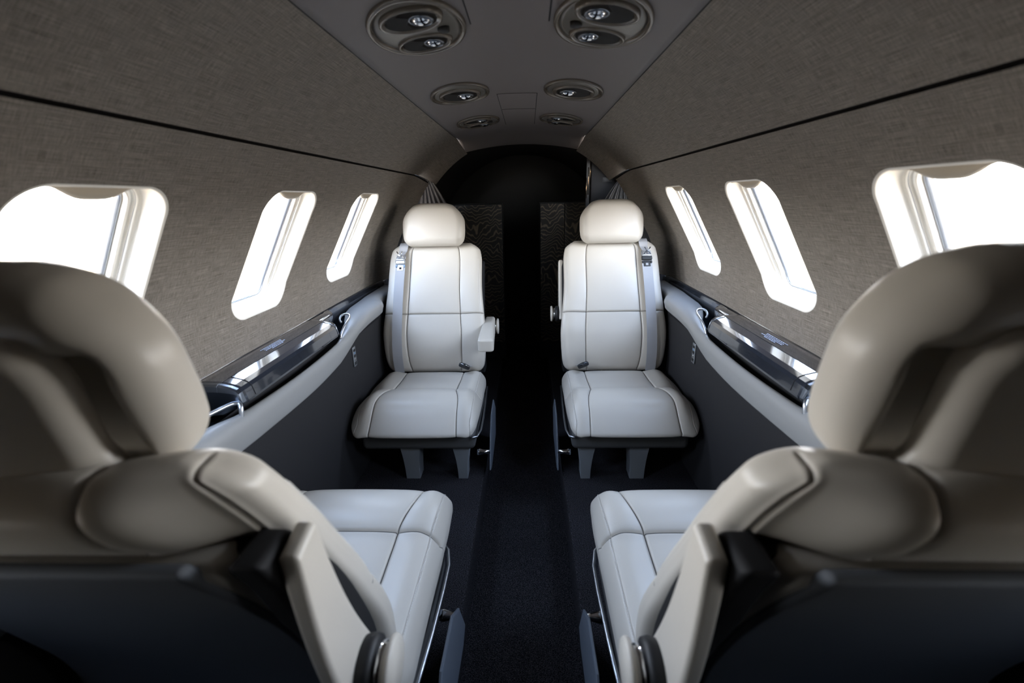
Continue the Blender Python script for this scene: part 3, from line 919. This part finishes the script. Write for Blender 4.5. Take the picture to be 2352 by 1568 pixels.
        # lap buckle at the aisle side
        lb = rb('lap_buckle', (la*.150, -.165, .385), (.020, .024, .011), .008, black, root, Matrix.Rotation(math.radians(35)*la, 3, 'Z') @ rotx(math.radians(35)))
        cpts = [Vector((.023*math.cos(k*PI/10), .026*math.sin(k*PI/10), .004)) for k in range(20)]
        rmm = Matrix.Rotation(math.radians(35)*la, 3, 'Z') @ rotx(math.radians(35))
        V, Fc = tube([rmm @ p+Vector((la*.150, -.165, .385)) for p in cpts], .002, 6, closed=True)
        mesh('buckle_rim', V, Fc, chrome if bm is steel else gunmetal, lb)
        rings = []
        for i in range(6):
            f = i/5; c = Vector((la*(.150+.02*f), -.185-.05*f, .375-.02*f)); rings.append([c+Vector((-.020, 0, 0)), c+Vector((-.02, 0, .002)), c+Vector((.02, 0, .002)), c+Vector((.02, 0, 0))])
        V, Fc = loft(rings); mesh('lap_strap', V, Fc, belt_mat, lb, False)
    # stitched thread rows along the cushion's aisle edge and the back's side
    ext = .085 if near else 0
    def dashes(nm, pts, normals, par, off):
        V = []; Fc = []
        L = 0
        for i in range(len(pts)-1):
            a_, b_ = pts[i], pts[i+1]; d = (b_-a_); l = d.length
            n_ = max(1, int(round(l/.0058)))
            sd_ = d.normalized().cross(normals[i]).normalized()
            for q in range(n_):
                for o_ in (-off, off):
                    c0 = a_+d*((q+.12)/n_)+sd_*o_+normals[i]*.0006; c1 = a_+d*((q+.75)/n_)+sd_*o_+normals[i]*.0006
                    k0 = len(V); w_ = sd_*.0007; h_ = normals[i]*.0008
                    V.extend([c0-w_, c0+w_, c1+w_, c1-w_, c0+h_, c1+h_])
                    Fc.extend([[k0, k0+4, k0+5, k0+3], [k0+1, k0+2, k0+5, k0+4], [k0, k0+1, k0+4], [k0+2, k0+3, k0+5]])
        mesh(nm, V, Fc, thread_mat, par, False)
    from mathutils.bvhtree import BVHTree
    cm = cush.data; bv = BVHTree.FromPolygons([v.co for v in cm.vertices], [list(p.vertices) for p in cm.polygons])
    P3 = []; N3 = []
    for p in seam_row[2:]:
        if P3 and (p-P3[-1]).length < .004: continue
        h = bv.find_nearest(p)
        P3.append(p+h[1]*.0022); N3.append(h[1])
    if len(P3) > 3: dashes('stitching', P3, N3, cush, .0028)
    bm_ = back.data; bv = BVHTree.FromPolygons([v.co for v in bm_.vertices], [list(p.vertices) for p in bm_.polygons])
    P3 = []; N3 = []
    for i in range(60):
        z = .35+.52*i/59; c, t_, nn_ = path_frame(z); hw_ = interp(z, HW)-.014
        o_ = c+nn_*.10+Vector((la*hw_, 0, 0)); h = bv.ray_cast(o_, -nn_)
        if h[0]: P3.append(h[0]); N3.append(h[1])
    if len(P3) > 3: dashes('stitching', P3, N3, back, .0028)
    return root, cush
seam_mat = mat('dark_seam_thread', (.12, .11, .10), .8)
thread_mat = mat('cream_thread', (.66, .64, .60), .6)
steel_paint = mat('grey_leg_paint', (.22, .23, .24), .45, spec=.4)
blade_mat = mat('blue_grey_blade', (.15, .17, .20), .28, spec=.6)
SX = .432
S = {}
S['NL'] = make_seat((-.445, .80, 0), 1, 1, True, 'near left cream leather seat seen from behind, headrest cut by the photo edge', 'four cream leather cabin seats')
S['NR'] = make_seat((.450, .80, 0), 1, -1, True, 'near right cream leather seat seen from behind, headrest cut by the photo edge', 'four cream leather cabin seats')
S['FL'] = make_seat((-SX, 1.88, 0), -1, 1, False, 'far left cream leather seat facing the camera, aisle armrest lowered, silver shoulder buckle', 'four cream leather cabin seats')
S['FR'] = make_seat((SX+.005, 1.88, 0), -1, -1, True, 'far right cream leather seat facing the camera, armrest stowed, black shoulder buckle', 'four cream leather cabin seats')

# ------------------------------------------------------------------ vestibule beyond the cabin
YE = 3.95
def tunnel():
    V = []; Fc = []
    # inner shrinking frame and dark vestibule lining
    prof = [(2.60, -.01), (2.70, -.03), (2.80, -.055), (3.2, -.065), (YE, -.08)]
    N = 40
    for y, d in prof:
        for k in range(N+1):
            an = math.radians(-42+264*k/N)
            r = RH+d+.012; V.append((r*math.cos(an), y, ZC+r*math.sin(an)))
    for i in range(len(prof)-1):
        for k in range(N):
            a = i*(N+1)+k; Fc.append([a, a+1, a+N+2, a+N+1])
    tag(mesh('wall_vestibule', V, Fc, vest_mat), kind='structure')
tunnel()
def endcap(name, y):
    V = [(0, y, ZC)]; Fc = []; N = 48
    for k in range(N):
        an = 2*PI*k/N; V.append((1.3*math.cos(an), y, ZC+1.3*math.sin(an)))
    for k in range(N): Fc.append([0, 1+k, 1+(k+1) % N])
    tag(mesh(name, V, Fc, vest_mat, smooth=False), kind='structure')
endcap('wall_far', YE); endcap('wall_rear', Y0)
# belly pan closes the aisle and the hull below
V = [(-.9, Y0-.1, -.16), (.9, Y0-.1, -.16), (.9, YE+.1, -.16), (-.9, YE+.1, -.16)]
tag(mesh('floor_subfloor', V, [[0, 1, 2, 3]], vest_mat, smooth=False), kind='structure')
for s, nm in ((-1, 'wall_belly_left'), (1, 'wall_belly_right')):
    V = [(s*.8, Y0, -.15), (s*.8, YE, -.15), (s*.8, YE, .75), (s*.8, Y0, .75)]
    tag(mesh(nm, V, [[0, 1, 2, 3]], vest_mat, smooth=False), kind='structure')
# outer crown so that no sky shows above the linings
V = []; Fc = []; N = 40
for y in (Y0, 3.0):
    for k in range(N+1):
        an = math.radians(60+60*k/N); V.append(((RH+.03)*math.cos(an), y, ZC+(RH+.03)*math.sin(an)))
for k in range(N): Fc.append([k, k+1, N+2+k, N+1+k])
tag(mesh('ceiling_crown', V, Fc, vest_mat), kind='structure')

# partitions with wavy veneer
def partition(s, x0, x1, y, label):
    root = thing('partition', label, 'partition', (s*(x0+x1)/2, y, 0), 'wavy grain partitions beside the doorway')
    w_ = (x1-x0)/2
    rb('frame', (0, .01, .555), (w_, .014, .565), .004, recess_black, root)
    if s > 0:
        rb('veneer_panel', (-w_*.56, -.008, .62), (w_*.40, .006, .49), .002, wavy_mat, root)
        rb('veneer_panel', (w_*.40, -.008, .62), (w_*.54, .006, .49), .002, wavy_mat, root)
    else:
        rb('veneer_panel', (0, -.008, .62), (w_*.96, .006, .49), .002, wavy_mat, root)
partition(-1, .14, .60, 3.25, 'left dark partition panel with wavy gold grain beyond the far left seat')
partition(1, .11, .52, 3.25, 'right dark partition panels with wavy gold grain beside the far right seat')
# brass-lit rod and door edge on the right
root = thing('latch_rod', 'slender dark upright post with coppery glints behind the far right headrest', 'post', (.405, 3.00, .72))
rb('post', (0, 0, .03), (.012, .012, .66), .004, black, root)
for dx, z0, z1 in ((-.010, .42, .54), (.002, .44, .60), (.012, .50, .64)):
    V, Fc = tube([(dx, -.014, z0), (dx, -.015, (z0+z1)/2), (dx, -.014, z1)], .0028, 8); mesh('glint_rod', V, Fc, brass, root)
V, Fc = tube([(-.012, -.014, -.1), (-.012, -.014, .38)], .0015, 8); mesh('edge_strip', V, Fc, brass, root)
# closet panel with a placard
root = thing('closet_panel', 'plain charcoal closet panel with small label plate, behind the far right seat', 'panel', (.56, 2.98, .85))
rb('panel', (0, 0, 0), (.14, .012, .62), .006, recess_black, root)
rb('label_plate', (-.03, -.014, .395), (.040, .002, .014), .001, black, root)

# curtains: pleats gathered at a hook
def curtain(s, apex, spread, zb, n, label, m, y, tie, name='gathered_curtain'):
    root = thing(name, label, 'curtain', (apex[0], y, zb))
    V = []; Fc = []; NU = 120; NV = 40
    for j in range(NV+1):
        f = j/NV; z = apex[1]+(zb-apex[1])*f
        sp0 = spread[0]*min(1, f*2.6)**.8; sp1 = spread[1]*min(1, f*2.6)**.8
        for i in range(NU+1):
            u = i/NU; x = apex[0]+(-sp0+(sp0+sp1)*u)
            dd = (.004+.018*min(1, f*2))*math.sin(u*n*2*PI+.8*math.sin(u*9+1.3))
            V.append(Vector((x-apex[0], dd-.02*f, z-zb)))
    b0 = len(V)
    V += [v+Vector((0, .004, 0)) for v in V[:b0]]
    for L, fl in ((0, 0), (b0, 1)):
        for j in range(NV):
            for i in range(NU):
                a = L+j*(NU+1)+i; q = [a, a+NU+1, a+NU+2, a+1]; Fc.append(q if not fl else q[::-1])
    mesh('drape', V, Fc, m, root)
    V, Fc = lathe([(.004, 0), (.0055, .004), (.004, .008), (.001, .009)], (0, -.018, apex[1]-zb), (0, -1, 0), 16); mesh('hook', V, Fc, chrome, root)
    for (x, z) in tie:
        V, Fc = lathe([(.004, 0), (.0055, .004), (.004, .008), (.001, .009)], (x-apex[0], -.055, z-zb), (0, -1, 0), 16); mesh('snap', V, Fc, chrome, root)
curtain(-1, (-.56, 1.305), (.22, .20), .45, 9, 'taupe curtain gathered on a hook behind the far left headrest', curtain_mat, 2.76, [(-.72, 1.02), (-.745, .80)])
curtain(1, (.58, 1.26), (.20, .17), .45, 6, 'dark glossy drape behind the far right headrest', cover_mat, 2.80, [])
